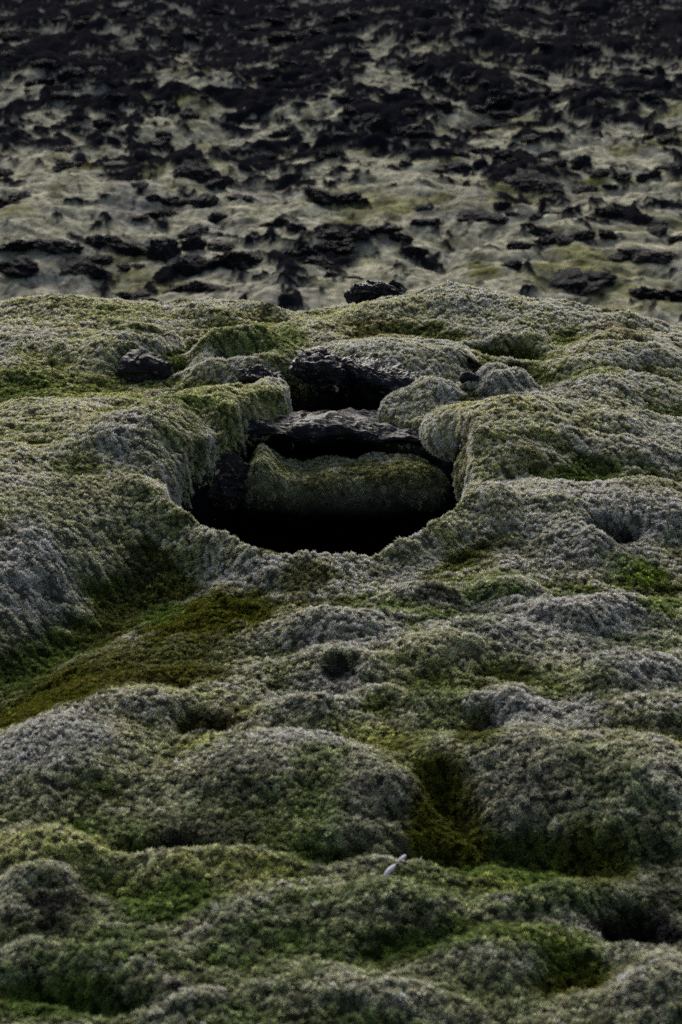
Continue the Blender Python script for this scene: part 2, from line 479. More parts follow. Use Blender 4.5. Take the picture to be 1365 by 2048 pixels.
def moss_colour(P, cush, hollow, lean=None):
    """albedo of the moss at points P[...,3]: pale on the cushions' tops, green in their creases, plus patches"""
    x, y = P[..., 0] + .5 * P[..., 2], P[..., 1] - .7 * P[..., 2]
    sh = x.shape
    n1 = fbm(x * 2.6, y * 2.6, 201, 3); n2 = fbm(x * 6.5, y * 6.5, 211, 3); n3 = fbm(x * 1.1, y * 1.1, 221, 2); n4 = fbm(x * 15, y * 15, 231, 2)
    c = np.empty(sh + (3,), np.float32); c[...] = C_PALE
    gy = sst(-.15, .35, n3 + .5 * n2)[..., None]
    c = c * (1 - gy * .38) + C_GREY * gy * .38
    yl = sst(-.05, .4, n1 + .3 * n2 - .2 * cush)[..., None]
    c = c * (1 - yl * .85) + C_YEL * yl * .85
    g = sst(.15, .55, -n1 * .7 + .5 * n4 + .6 * hollow - .15 * cush)[..., None]
    c = c * (1 - g * .65) + C_GRN * g * .65
    br = sst(.28, .5, fbm(x * 3.3, y * 3.3, 241, 3) + .25 * n4)[..., None]
    c = c * (1 - br * .45) + C_BRN * br * .45
    fr = (sst(6.8, 9.5, y) * .40)[..., None]            # moss lightened towards the crest: grazing-light brightness painted into its colour
    c = c * (1 - fr) + np.array([.64, .62, .38]) * fr
    nr = ((1 - sst(4.6, 7.4, y)) * .62)[..., None]      # nearest moss greener, and darkened in colour to imitate self-shadow and vignetting
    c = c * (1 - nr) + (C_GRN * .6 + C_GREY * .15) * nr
    # dry silver-grey hair moss on whatever stands proud, wet green moss in the dips
    fz = (sst(.02, .55, -hollow + .35 * n4 + .35 * n2) * (.40 + .17 * sst(5.5, 8.6, y)))[..., None]
    fy = sst(5.5, 8.6, y)[..., None]
    c = c * (1 - fz) + (np.array([.41, .405, .355]) * (1 - fy) + np.array([.66, .62, .43]) * fy) * fz
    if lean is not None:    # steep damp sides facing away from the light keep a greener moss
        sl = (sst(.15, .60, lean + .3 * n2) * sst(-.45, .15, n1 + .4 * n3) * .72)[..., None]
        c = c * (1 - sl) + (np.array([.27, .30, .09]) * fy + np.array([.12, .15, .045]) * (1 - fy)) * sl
    wt = (sst(.10, .75, hollow + .30 * n1 + .2 * n4) * .85)[..., None]
    wk = sst(-.3, .3, n3 + n1 * .5)[..., None]
    c = c * (1 - wt) + (C_GRN * .8 * wk + C_OLV * (1 - wk)) * wt
    dk = sst(.30, .55, fbm(x * 8, y * 8, 251, 3) + .3 * n3)[..., None]
    c = c * (1 - dk * .55) + C_DRK * dk * .55
    # patches: painted on the ground at their own place
    x, y = P[..., 0], P[..., 1]
    jx = .35 * fbm(x * 5, y * 5, 261, 3); jy = .35 * fbm(x * 5, y * 5, 271, 3)
    for (px, py, rx, ry, kd, s) in PATCH:
        m = PXM(px, py); cx, cy = G(px, py, 0.02)
        wx = rx * m; wy = ry * m / math.sin(math.atan2(CAM_H, cy))
        wy = max(wy, wx * .35)
        q = ((x - cx) / wx + jx) ** 2 + ((y - cy) / wy + jy) ** 2
        mk = q < 3
        if not mk.any():
            continue
        w = (s * (1 - sst(.35, 1.5, q[mk] + .5 * n4[mk])))[..., None]
        w = w * (.75 if kd == 'yel' else 1)
        c[mk] = c[mk] * (1 - w) + CMAP[kd] * w
    return np.clip(c, .004, .6)


# ------------------------------------------------------------------ mesh helpers
def grid_mesh(name, P, attrs=None, mat=None, wrap=False, smooth=True):
    R, C = P.shape[:2]
    me = bpy.data.meshes.new(name)
    idx = np.arange(R * C, dtype=np.int32).reshape(R, C)
    a, b = idx[:-1, :-1], idx[:-1, 1:]
    d, c = idx[1:, :-1], idx[1:, 1:]
    q = np.stack([a, b, c, d], -1).reshape(-1, 4)
    if wrap:
        a, b = idx[:-1, -1], idx[:-1, 0]; d, c = idx[1:, -1], idx[1:, 0]
        q = np.concatenate([q, np.stack([a, b, c, d], -1)])
    me.vertices.add(R * C)
    me.vertices.foreach_set('co', P.astype(np.float32).reshape(-1))
    me.loops.add(q.size)
    me.loops.foreach_set('vertex_index', q.reshape(-1))
    me.polygons.add(len(q))
    me.polygons.foreach_set('loop_start', np.arange(0, q.size, 4, dtype=np.int32))
    if smooth:
        me.polygons.foreach_set('use_smooth', np.ones(len(q), bool))
    me.update(calc_edges=True)
    for k, v in (attrs or {}).items():
        at = me.attributes.new(k, 'FLOAT_COLOR', 'POINT')
        col = np.ones((R * C, 4), np.float32); col[:, :3] = v.reshape(-1, 3)
        at.data.foreach_set('color', col.reshape(-1))
    if mat:
        for mm in (mat if isinstance(mat, (list, tuple)) else [mat]):
            me.materials.append(mm)
    return me, q


def link(name, me, parent=None, **props):
    o = bpy.data.objects.new(name, me)
    COL.objects.link(o)
    if parent:
        o.parent = parent
    for k, v in props.items():
        o[k] = v
    return o


def normals(P):
    gr = np.gradient(P, axis=0); gc = np.gradient(P, axis=1)
    n = np.cross(gc, gr)
    return n / (np.linalg.norm(n, axis=-1, keepdims=True) + 1e-12)


# ------------------------------------------------------------------ the ground, one sheet to the horizon
NC = 760
k = .00105
ys = [2.2]
while ys[-1] < 13.0:
    ys.append(ys[-1] * (1 + k))
while ys[-1] < 18:
    ys.append(ys[-1] * (1 + .006))
while ys[-1] < 42:
    ys.append(ys[-1] * (1 + .0019))
while ys[-1] < 95:
    ys.append(ys[-1] * (1 + .0034))
while ys[-1] < 900:
    ys.append(ys[-1] * 1.06)
ys = np.array(ys, np.float32)
us = np.linspace(-1, 1, NC, dtype=np.float32)
HALF = .24 * ys + .30
X = us[None, :] * HALF[:, None] + np.sign(us)[None, :] * (np.clip(np.abs(us) - .93, 0, 1) / .07)[None, :] * (1.6 + .12 * ys[:, None])
X = X.astype(np.float32)
Y = np.repeat(ys[:, None], NC, 1)
Z, PITM, ROCKM, CUSH, SD = land(X, Y)
P = np.stack([X, Y, Z], -1)
N = normals(P)
# crude openness: how much higher the surroundings are
hol = np.zeros_like(Z)
for s in (8, 20, 45):
    up = np.pad(Z, ((s, s), (0, 0)), mode='edge'); lf = np.pad(Z, ((0, 0), (s, s)), mode='edge')
    hol += ((up[2 * s:] + up[:-2 * s]) / 2 - Z) * .5 + ((lf[:, 2 * s:] + lf[:, :-2 * s]) / 2 - Z) * .5
hollow = np.clip(hol * 14, -1, 1)
print('hollow pct', np.percentile(hollow[Y < 11], [5, 20, 50, 80, 95]))
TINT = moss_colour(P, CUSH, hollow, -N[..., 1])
farw = sst(12, 15, Y)[..., None]
xb, yb = X, Y
fn = fbm(xb * .5, yb * .4, 301, 3)
fn2 = fbm(xb * 1.7, yb * 1.3, 311, 3)
CF = np.empty_like(TINT); CF[...] = np.array([.36, .35, .265])
w = sst(.05, .45, fn + .3 * fn2)[..., None]; CF = CF * (1 - w * .75) + np.array([.17, .17, .06]) * w * .75
w = sst(.25, .55, fbm(xb * .9, yb * .7, 321, 3) + .2 * fn2)[..., None]; CF = CF * (1 - w * .8) + np.array([.10, .105, .015]) * w * .8
w = sst(-.1, .4, fbm(xb * .8, yb * .8, 331, 2))[..., None]; CF = CF * (1 - w * .5) + np.array([.20, .20, .20]) * w * .5
fh = sst(.1, .6, -(cushion(xb * 2.2 + 1.1 * fbm(xb * .5, yb * .5, 83, 2), yb * 1.8 + .9 * fbm(xb * .5, yb * .5, 85, 2), 89, .12) - .6) * 1.6 + fbm(xb * 3, yb * 3, 341, 3))[..., None]
CF = CF * (1 - fh * .6) + np.array([.075, .075, .035]) * fh * .6
mo = np.clip(1 + 1.1 * fbm(xb * 4, yb * 3.4, 351, 4) + .7 * fbm(xb * 13, yb * 11, 355, 3), .2, 1.8)[..., None]; CF = CF * mo
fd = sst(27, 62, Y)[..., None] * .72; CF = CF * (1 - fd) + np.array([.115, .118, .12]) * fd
spk = sst(.28, .40, fbm(xb * 9, yb * 8, 361, 3) + .35 * fbm(xb * 2.2, yb * 1.6, 365, 2))[..., None] * .8; CF = CF * (1 - spk) + C_LAVA * 2 * spk
w = ROCKM[..., None]; CF = CF * (1 - w) + C_LAVA * w
TINT = TINT * (1 - farw) + CF * farw
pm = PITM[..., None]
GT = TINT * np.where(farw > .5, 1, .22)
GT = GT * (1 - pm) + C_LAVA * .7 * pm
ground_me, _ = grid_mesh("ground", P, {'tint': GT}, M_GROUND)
ground = link("ground", ground_me, kind='structure')
ground['label'] = "hummocky moss covered lava ground stretching to the horizon"


def level(x, y):
    return float(land(np.array([x], np.float32), np.array([y], np.float32))[0][0])


# ------------------------------------------------------------------ moss shoots: collected points
TP, TN, TC, TS = [], [], [], []


def scatter(P, N, C, mask, dens, size=1.0):
    """points spread evenly over a grid surface; mask (0..1) thins them"""
    A = P[:-1, :-1]; B = P[:-1, 1:]; D = P[1:, :-1]
    ar = np.linalg.norm(np.cross(B - A, D - A), axis=-1) * mask[:-1, :-1]
    cs = np.cumsum(ar.reshape(-1).astype(np.float64))
    n = int(cs[-1] * dens)
    if n < 1:
        return
    k = np.searchsorted(cs, RNG.random(n) * cs[-1])
    k = np.minimum(k, ar.size - 1)
    i, j = np.divmod(k, ar.shape[1])
    u = RNG.random((n, 1)); v = RNG.random((n, 1))
    p = A[i, j] + (B - A)[i, j] * u + (D - A)[i, j] * v
    TP.append(p); TN.append(N[i, j]); TC.append(C[i, j]); TS.append(np.full(n, size, np.float32))


m = (1 - PITM) * (Y < CLY[0] + 1.6) * (1 - farw[..., 0])
view = np.clip(1.6 - (np.abs(X) - (.172 * np.hypot(Y, 2.6))) / .62, 0.0, 1)
m = m * np.clip(view, 0, 1) * (Y > 2.9)
scatter(P, N, TINT, m * (Y < 9.5), 21000)
scatter(P, N, TINT, m * (Y >= 9.5), 14000, 1.1)


# ------------------------------------------------------------------ rounded bodies (moss mounds standing free of the ground sheet)
def blob(cx, cy, cz, rx, ry, rz, e1=.7, e2=.7, turn=0.0, nr=150, nc=260, bumps=.02, seed=3, shape=None):
    th = np.linspace(-math.pi / 2, math.pi / 2, nr)[:, None]
    ph = np.linspace(-math.pi, math.pi, nc, endpoint=False)[None, :]

    def sp(v, e):
        return np.sign(v) * np.abs(v) ** e
    x = sp(np.cos(th), e1) * sp(np.cos(ph), e2)
    y = sp(np.cos(th), e1) * sp(np.sin(ph), e2)
    z = sp(np.sin(th), e1) * np.ones_like(ph)
    q = np.stack([x * rx, y * ry, z * rz], -1)
    if shape is not None:
        q = shape(q)
    c, s = math.cos(turn), math.sin(turn)
    q = np.stack([q[..., 0] * c - q[..., 1] * s + cx, q[..., 0] * s + q[..., 1] * c + cy, q[..., 2] + cz], -1)
    qw = np.concatenate([q, q[:, :1]], 1)
    n = np.cross(np.gradient(np.concatenate([q[:, -1:], q, q[:, :1]], 1), axis=1)[:, 1:-1], np.gradient(q, axis=0))
    n /= np.linalg.norm(n, axis=-1, keepdims=True) + 1e-9
    n[0] = (0, 0, -1); n[-1] = (0, 0, 1)
    w1 = q[..., 0] + .6 * q[..., 2]; w2 = q[..., 1] - .8 * q[..., 2]
    d = bumps * (cushion(w1 * 9, w2 * 9, seed, .15) - .6) * 1.2 + bumps * .8 * fbm(w1 * 4, w2 * 4, seed + 1, 2) + .0055 * (cushion(w1 * 26, w2 * 26, seed + 2, .1) - .6)
    fade = np.cos(th) ** .3
    q = q + n * (d * fade)[..., None]
    return q, n


def mound(name, q, n, tints, label, cat, mossmask=None, dens=21000, group=None):
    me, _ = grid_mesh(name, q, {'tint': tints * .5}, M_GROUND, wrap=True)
    o = link(name, me, label=label, category=cat)
    if group:
        o['group'] = group
    mk = np.ones(q.shape[:2]) if mossmask is None else mossmask
    scatter(q, n, tints, mk, dens)
    return o


# mossy mound standing inside the pit, below the rock bridge
bx, by = G(685, 912, -.10)


def mound_shape(q):
    # the crown line: a peak at the left, a saddle, a level shoulder, a cut right end
    u = q[..., 0] / .44
    top = np.interp(u, [-1, -.86, -.70, -.55, -.3, 0, .5, 1], [-.22, -.07, .045, -.015, -.055, -.03, -.01, .0])
    w = sst(-.1, .45, q[..., 2] / .45)
    q = q.copy(); q[..., 2] += top * w
    q[..., 1] += np.clip(.28 - q[..., 2], 0, 1) * .45
    return q


q, n = blob(bx - .035, by - .13, -.52, .49, .19, .44, .32, .48, 0, 170, 320, .040, 5, mound_shape)
tc = moss_colour(q, np.zeros(q.shape[:2]), np.zeros(q.shape[:2]))
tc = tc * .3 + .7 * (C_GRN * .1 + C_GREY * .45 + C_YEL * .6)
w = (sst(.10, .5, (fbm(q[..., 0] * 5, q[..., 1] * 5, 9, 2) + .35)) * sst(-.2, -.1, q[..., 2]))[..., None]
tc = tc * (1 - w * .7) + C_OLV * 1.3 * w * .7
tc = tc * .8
bare = 1 - sst(-.27, -.11, q[..., 2] + .04 * fbm(q[..., 0] * 12, q[..., 2] * 12, 12, 3))  # moss thins and colour fades to black lower down: painted pit shade
tc = tc * (1 - bare[..., None]) + C_LAVA * bare[..., None]  # lower face faded to black: painted pit shade
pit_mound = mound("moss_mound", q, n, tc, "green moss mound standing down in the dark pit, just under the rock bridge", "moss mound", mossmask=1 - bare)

# overhanging mossy brow right of the pit
bx, by = G(905, 838, .09)
q, n = blob(bx + .10, by + .05, .01, .22, .22, .11, 1.0, 1.0, 0, 110, 200, .022, 15)
brow = mound("moss_mound", q, n, moss_colour(q, np.zeros(q.shape[:2]), np.zeros(q.shape[:2])), "pale mossy brow bulging over the right end of the rock bridge", "moss mound")
# overhanging mossy brow left of the pit
bx, by = G(520, 835, .06)
q, n = blob(bx - .16, by + .22, .0, .23, .24, .11, 1, 1, 0, 110, 200, .02, 25)
brow2 = mound("moss_mound", q, n, moss_colour(q, np.zeros(q.shape[:2]), np.zeros(q.shape[:2])), "green mossy brow hanging over the left end of the rock bridge", "moss mound")


bx, by = G(975, 935, -.02)
q, n = blob(bx + .02, by + .03, -.08, .13, .16, .17, 1.0, 1.0, 0, 110, 200, .03, 35)
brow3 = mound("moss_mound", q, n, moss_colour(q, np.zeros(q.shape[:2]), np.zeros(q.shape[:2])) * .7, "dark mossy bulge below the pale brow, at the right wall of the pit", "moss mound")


# ------------------------------------------------------------------ rocks
def rock_mesh(name, mat, seed, sub=5, amp=.28, strata=.5, pits=.3, box=.6):
    """unit lava lump for the far plain"""
    import bmesh
    bm = bmesh.new()
    bmesh.ops.create_icosphere(bm, subdivisions=sub, radius=1)
    off = Vector((seed * 7.13, seed * 3.7, seed * 1.9))
    for v in bm.verts:
        p = v.co.normalized()
        p = Vector([math.copysign(abs(c) ** box, c) for c in p])
        r = mnoise.ridged_multi_fractal(p * .9 + off, .9, 2.1, 6, 1.0, 2.0) - 1.0
        f = mnoise.fractal(p * 1.6 + off * 2, 1.0, 2.0, 5)
        cel = mnoise.voronoi(p * 2.2 + off)[0]
        d = amp * (.45 * r + .8 * f) + pits * (.4 - (cel[1] - cel[0])) * .35
        v.co = p * (1 + d + mnoise.fractal(p * 7 + off, .8, 2.0, 4) * .16)
    me = bpy.data.meshes.new(name); bm.to_mesh(me); bm.free()
    me.polygons.foreach_set('use_smooth', np.zeros(len(me.polygons), bool))
    me.materials.append(mat)
    return me


def n3(p, f, s):
    x, y, z = p[:, 0] * f, p[:, 1] * f, p[:, 2] * f
    return (perlin(x + .31 * z, y - .27 * x, s) + perlin(y + .37 * x, z + .21 * y, s + 5) + perlin(z - .33 * y, x + .29 * z, s + 9)) * .62


def lava_mesh(name, mat, seed, dims, box=.7, big=.04, mid=.018, fine=.006, bend=.0, sub=7):
    """broken lava block of the given half sizes in metres, its roughness the same size all over"""
    import bmesh
    bm = bmesh.new()
    bmesh.ops.create_icosphere(bm, subdivisions=sub, radius=1)
    me = bpy.data.meshes.new(name); bm.to_mesh(me); bm.free()
    n = len(me.vertices)
    co = np.empty(n * 3, np.float32); me.vertices.foreach_get('co', co); co = co.reshape(-1, 3)
    d = np.array(dims, np.float32)
    p = np.sign(co) * np.abs(co) ** box * d
    nr = co / d; nr /= np.linalg.norm(nr, axis=1, keepdims=True)
    o = p + seed * 3.17
    # facets: flat steps of a low noise, then ridges and vesicles
    a = n3(o, 5, seed); st = np.floor(a * 5) / 5 * .6 + a * .4
    r = 1 - 2 * np.abs(n3(o, 11, seed + 20)); r2 = 1 - 2 * np.abs(n3(o, 26, seed + 30))
    v = np.minimum(0, n3(o, 48, seed + 40) + .1)
    lay = n3(np.stack([o[:, 0] * .35, o[:, 1] * .35, o[:, 2] * 1.6], 1), 34, seed + 60)
    h = big * 1.6 * st + mid * (r - .3) + mid * .5 * (r2 - .3) + fine * 2.4 * v + fine * 1.2 * n3(o, 90, seed + 50) + mid * 1.0 * lay
    p = p + nr * h[:, None]
    p[:, 2] += bend * n3(o * np.array([1, .4, 0]), 3.2, seed + 70) - bend * .4 * (p[:, 0] / d[0]) ** 2
    me.vertices.foreach_set('co', p.astype(np.float32).reshape(-1))
    me.polygons.foreach_set('use_smooth', np.ones(len(me.polygons), bool))
    me.materials.append(mat); me.update()
    return me


def rock(name, me, px, py, z, sx, sy, sz, turn=0, tilt=(0, 0), **props):
    x, y = G(px, py, z)
    o = link(name, me, **props)
    o.location = (x, y, z); o.scale = (sx, sy, sz)
    o.rotation_euler = (math.radians(tilt[0]), math.radians(tilt[1]), math.radians(turn))
    return o


# the rock bridge across the pit
rock("rock_bridge", lava_mesh("rock_bridge", M_ROCK, 1, (.57, .20, .045), .75, .018, .010, .002, .025), 665, 850, -.02, 1, 1, 1, 0, (-4, 3),
     label="broken black rock bridge with pale streaks, spanning the pit above the green moss mound", category="rock")
rock("rock_ledge", lava_mesh("rock_ledge", M_ROCK, 2, (.17, .16, .075), .85, .05, .010, .002, .02), 655, 738, .10, 1, 1, 1, 8, (0, 8),
     label="bulging dark rock ledge with a pale lichen star, under the moss behind the bridge", category="rock")
rock("rock_ledge", lava_mesh("rock_ledge_b", M_ROCK, 3, (.22, .15, .032), .85, .03, .013, .003, .04), 785, 742, .10, 1, 1, 1, -4, (0, 9),
     label="thin dark rock roof over the upper black opening, right of the bulging ledge", category="rock")
M_LICH = mat_rock("lichened_lava", (.014, .012, .013), .7, .9, 1.4, (.40, .26, .20))
rock("lava_rock", lava_mesh("lava_rock_a", M_LICH, 4, (.20, .24, .085), .85, .05, .018, .004, .03), 412, 940, -.12, 1, 1, 1, 10, (0, 8),
     label="dark rock face with orange and grey lichen, under the moss at the pit's left wall", category="rock")
rock("lava_rock", lava_mesh("lava_rock_b", M_ROCKD, 5, (.055, .10, .26), .85, .03, .02, .006, 0, 6), 915, 935, -.15, 1, 1, 1, 0, (0, 0),
     label="narrow black rock pillar in the pit, at the right end of the green moss mound", category="rock")
rock("lava_rock", lava_mesh("lava_rock_c", M_ROCKD, 6, (.12, .10, .07), .6, .07, .014, .003, .02, 6), 292, 740, .02, .95, .9, .85, -10, (0, 8),
     label="angular black rock poking out of the moss, left of the pale rounded mounds", category="rock")
rock("lava_rock", lava_mesh("lava_rock_d", M_ROCK, 8, (.20, .09, .035), .85, .04, .024, .004, .05), 762, 582, .095, .9, .9, .9, 2, (0, -3),
     label="rough black rock speckled white on the crest of the near moss", category="rock")
rock("lava_rock", lava_mesh("lava_rock_e", M_ROCKD, 9, (.08, .05, .018), .85, .02, .015, .006, .02, 6), 958, 752, .125, 1, 1, 1, 0, (6, 0),
     label="small flat dark rock capping the brown moss hump right of the upper opening", category="rock")
rock("lava_rock", lava_mesh("lava_rock_f", M_ROCK, 10, (.10, .07, .03), .85, .03, .02, .006, .02, 6), 520, 762, .03, 1, 1, 1, 12, (0, 8),
     label="small pale speckled rock between the mossy hump and the bulging ledge", category="rock")

# ------------------------------------------------------------------ lava rocks of the far plain
FAR = [(10, 380, 75, 45, ''), (82, 472, 135, 46, ''), (31, 518, 77, 40, ''), (241, 472, 133, 56, ''), (205, 533, 154, 36, ''), (359, 472, 103, 77, ''),
       (426, 513, 133, 56, ''), (400, 559, 133, 40, ''), (277, 572, 72, 25, ''), (425, 400, 80, 40, ''), (333, 420, 140, 20, ''), (410, 354, 97, 36, ''),
       (308, 380, 100, 26, ''), (231, 331, 50, 25, ''), (154, 328, 60, 25, ''), (559, 446, 90, 26, ''), (595, 497, 90, 40, ''), (661, 472, 82, 30, ''),
       (667, 379, 92, 30, ''), (690, 545, 80, 35, ''), (492, 528, 75, 25, ''), (788, 236, 100, 50, ''), (803, 469, 108, 30, ''), (696, 480, 90, 45, ''),
       (973, 430, 97, 30, ''), (1075, 430, 110, 15, ''), (1172, 477, 133, 30, ''), (1024, 523, 50, 30, ''), (1127, 538, 60, 20, ''),
       (1172, 564, 50, 15, ''), (1162, 600, 56, 20, ''), (1327, 580, 123, 46, ''), (1300, 508, 60, 30, ''), (1332, 462, 80, 25, ''), (865, 441, 30, 20, ''),
       (824, 508, 40, 25, ''), (1050, 350, 50, 30, ''), (998, 220, 42, 22, ''), (875, 159, 26, 42, ''), (1219, 426, 60, 30, ''), (1157, 328, 100, 30, ''),
       (1280, 350, 150, 25, ''), (1137, 30, 128, 25, ''), (957, 246, 80, 25, ''), (983, 303, 80, 25, ''), (110, 155, 70, 30, ''), (235, 275, 60, 25, ''), (590, 70, 80, 30, '')]
VAR = [rock_mesh("far_rock_%d" % i, M_FAR, 20 + i, 4, .50, .15, .9, .85) for i in range(7)]


def far_ray(px, py):
    """where the sight line through a photo pixel meets the plain"""
    z = -3.2
    for _ in range(12):
        x, y = G(px, py, z)
        z = .5 * z + .5 * level(x, y)
    return x, y, z


nfar = 0
WHERE = lambda px, py: ("behind the left crest" if px < 300 else "behind the moss crest" if px < 1000 else "beyond the right crest") if py > 440 else "on the middle of the plain" if py > 250 else "far out on the plain"
for i, (px, py, w, h, lb) in enumerate(FAR):
    x, y, z = far_ray(px, py + h * .4)
    mpp = math.hypot(y, CAM_H - z) / FPX
    # a wide dark band is several rocks shoulder to shoulder
    k = max(2, min(5, round(w / (h * 1.3)))) if w > 60 else 1
    sk = random.uniform(-.25, .25)
    for j in range(k):
        o = link("lava_rock", VAR[(i + j * 3) % 7], category="rock", group="dark lava rocks on the far plain")
        ww = w / k * random.uniform(.36, .62)
        t = (j + .5) / k - .5
        xx = x + (t + random.uniform(-.05, .05)) * w * mpp
        yy = y + t * sk * w * mpp * 4 + random.uniform(-.3, .3)
        hh = h * (1 - abs(t)) * random.uniform(.28, .45)
        o.location = (xx, yy, level(xx, yy) + hh * mpp * .15)
        o.scale = (ww * mpp, ww * mpp * random.uniform(.7, 1.5), hh * mpp)
        o.rotation_euler = (random.uniform(-.3, .3), random.uniform(-.35, .35), random.uniform(-.8, .8))
        o['label'] = "rough dark lava rock on the pale moss of the blurred plain"
        nfar += 1
rs = random.Random(5)
tries = 0
while nfar < 290 and tries < 4000:
    tries += 1
    px = rs.uniform(-40, 1400); py = rs.uniform(20, 560) ** 1.0
    if rs.random() > (1.0 if py < 330 else .35 if py < 420 else .16):
        continue
    x, y, z = far_ray(px, py)
    mpp = math.hypot(y, CAM_H - z) / FPX
    s = rs.uniform(7, 21) * (.7 + py / 700)
    o = link("lava_rock", VAR[tries % 7], category="rock", group="dark lava rocks on the far plain")
    o['label'] = "rough dark lava rock on the pale moss of the blurred plain"
    o.location = (x, y, z + s * mpp * .1)
    o.scale = (s * mpp * rs.uniform(.8, 1.4), s * mpp * rs.uniform(.6, 1.2), s * mpp * rs.uniform(.25, .5))
    o.rotation_euler = (rs.uniform(-.2, .2), rs.uniform(-.2, .2), rs.uniform(-3, 3))
    nfar += 1

# ------------------------------------------------------------------ small finds, each laid on the surface below it
bpy.context.view_layer.update()
DG = bpy.context.evaluated_depsgraph_get()


def sit(px, py):
    """surface point and normal under the sight line of a photo pixel"""
    x, y = G(px, py, -5.0)
    o = Vector((0, 0, CAM_H)); d = (Vector((x, y, -5.0)) - o).normalized()
    ok, loc, nor, *_ = scene.ray_cast(DG, o, d)
    return loc, nor


def frame(o, loc, nor, turn=0.0, lift=0.0):
    q = nor.to_track_quat('Z', 'Y')
    o.rotation_mode = 'QUATERNION'
    from mathutils import Quaternion
    o.rotation_quaternion = q @ Quaternion((0, 0, 1), math.radians(turn))
    o.location = loc + nor * lift


def tube(name, pts, r0, r1, mat, seg=6):
    vs, fs = [], []
    for i, p in enumerate(pts):
        p = Vector(p)
        t = (Vector(pts[min(i + 1, len(pts) - 1)]) - Vector(pts[max(i - 1, 0)])).normalized()
        a = t.orthogonal().normalized(); b = t.cross(a)
        r = r0 + (r1 - r0) * i / (len(pts) - 1)
        for k in range(seg):
            an = 6.28318 * k / seg
            vs.append(p + (a * math.cos(an) + b * math.sin(an)) * r)
    for i in range(len(pts) - 1):
        for k in range(seg):
            fs.append((i * seg + k, i * seg + (k + 1) % seg, (i + 1) * seg + (k + 1) % seg, (i + 1) * seg + k))
    fs.append(tuple(range(seg))[::-1]); fs.append(tuple((len(pts) - 1) * seg + k for k in range(seg)))
    me = bpy.data.meshes.new(name); me.from_pydata(vs, [], fs); me.materials.append(mat)
    return me


def leaf_mesh(name, L, W, mat, lobes=0, seed=1, curl=.25):
    """a dry leaf: outline, midrib fold and curl, given thickness"""
    r = random.Random(seed)
    vs, fs = [], []
    n = 14
    for i in range(n + 1):
        t = i / n
        w = W * (math.sin(math.pi * min(1, t * .95 + .03)) ** .8)
        if lobes:
            w *= .55 + .45 * abs(math.sin(t * math.pi * lobes))
        w *= 1 + r.uniform(-.12, .12)
        for s in (-1, -.5, 0, .5, 1):
            x = (t - .5) * L
            vs.append((x, s * w, abs(s) * w * .35 + curl * L * (t - .5) ** 2 * 2 + r.uniform(-1, 1) * W * .04))
    for i in range(n):
        for k in range(4):
            a = i * 5 + k
            fs.append((a, a + 1, a + 6, a + 5))
    me = bpy.data.meshes.new(name); me.from_pydata(vs, [], fs)
    import bmesh
    bm = bmesh.new(); bm.from_mesh(me)
    bmesh.ops.solidify(bm, geom=bm.faces[:], thickness=.0006)
    bm.to_mesh(me); bm.free()
    me.materials.append(mat)
    return me


M_FEATH = mat_flat("feather_white", (.82, .80, .86), .6, .12, 90)
M_SHAFT = mat_flat("feather_shaft", (.38, .35, .38), .5, .2)
M_TWIG = mat_flat("dark_twig", (.05, .045, .04), .8, .5)
M_TWIGP = mat_flat("pale_twig", (.42, .40, .42), .7, .3)
M_ORANGE = mat_flat("rust_leaf", (.20, .065, .025), .6, .4)
M_PINK = mat_flat("faded_leaf", (.52, .33, .25), .7, .25)
M_STRAW = mat_flat("straw", (.30, .25, .12), .8, .3)

# feather
loc, nor = sit(790, 1752)
fe = bpy.data.objects.new("feather", None); COL.objects.link(fe)
fe['label'] = "pale grey and white feather stuck in the green moss near the bottom of the slope"; fe['category'] = "feather"
fe.location = loc + Vector((0, -.01, .022))
fe.rotation_euler = (math.radians(26), math.radians(4), math.radians(2)); fe.scale = (1.0, 1.0, 1.1)


def vane(name, a, b, w0, w1):
    A, B = Vector(a), Vector(b)
    ax = (B - A); nrm = Vector((-ax.y, ax.x, 0)).normalized()
    vs, fs = [], []
    n = 16; r = random.Random(3)
    for i in range(n + 1):
        t = i / n
        c = A + ax * t
        w = (w0 + (w1 - w0) * t) * (math.sin(math.pi * (t * .9 + .06)) ** .55)
        for s in (-1, -.4, .4, 1):
            vs.append(c + nrm * w * s * (1 + r.uniform(-.1, .1)) + Vector((0, 0, -.35 * w * abs(s) ** 2 + .003 * math.sin(t * 3))))
    for i in range(n):
        for k in range(3):
            q_ = i * 4 + k
            fs.append((q_, q_ + 1, q_ + 5, q_ + 4))
    me = bpy.data.meshes.new(name); me.from_pydata(vs, [], fs)
    import bmesh
    bm = bmesh.new(); bm.from_mesh(me); bmesh.ops.solidify(bm, geom=bm.faces[:], thickness=.0005); bm.to_mesh(me); bm.free()
    me.materials.append(M_FEATH)
    return me


link("shaft", tube("shaft", [(-.026, -.017, .0), (-.008, .006, .001), (.010, .026, .001), (.028, .046, 0)], .0016, .0008, M_SHAFT), fe)
link("vane", vane("vane", (-.027, -.017, .0015), (.001, .017, .0015), .0070, .0055), fe)
link("vane", vane("vane", (.006, .024, .0015), (.029, .047, .0015), .0030, .0052), fe)


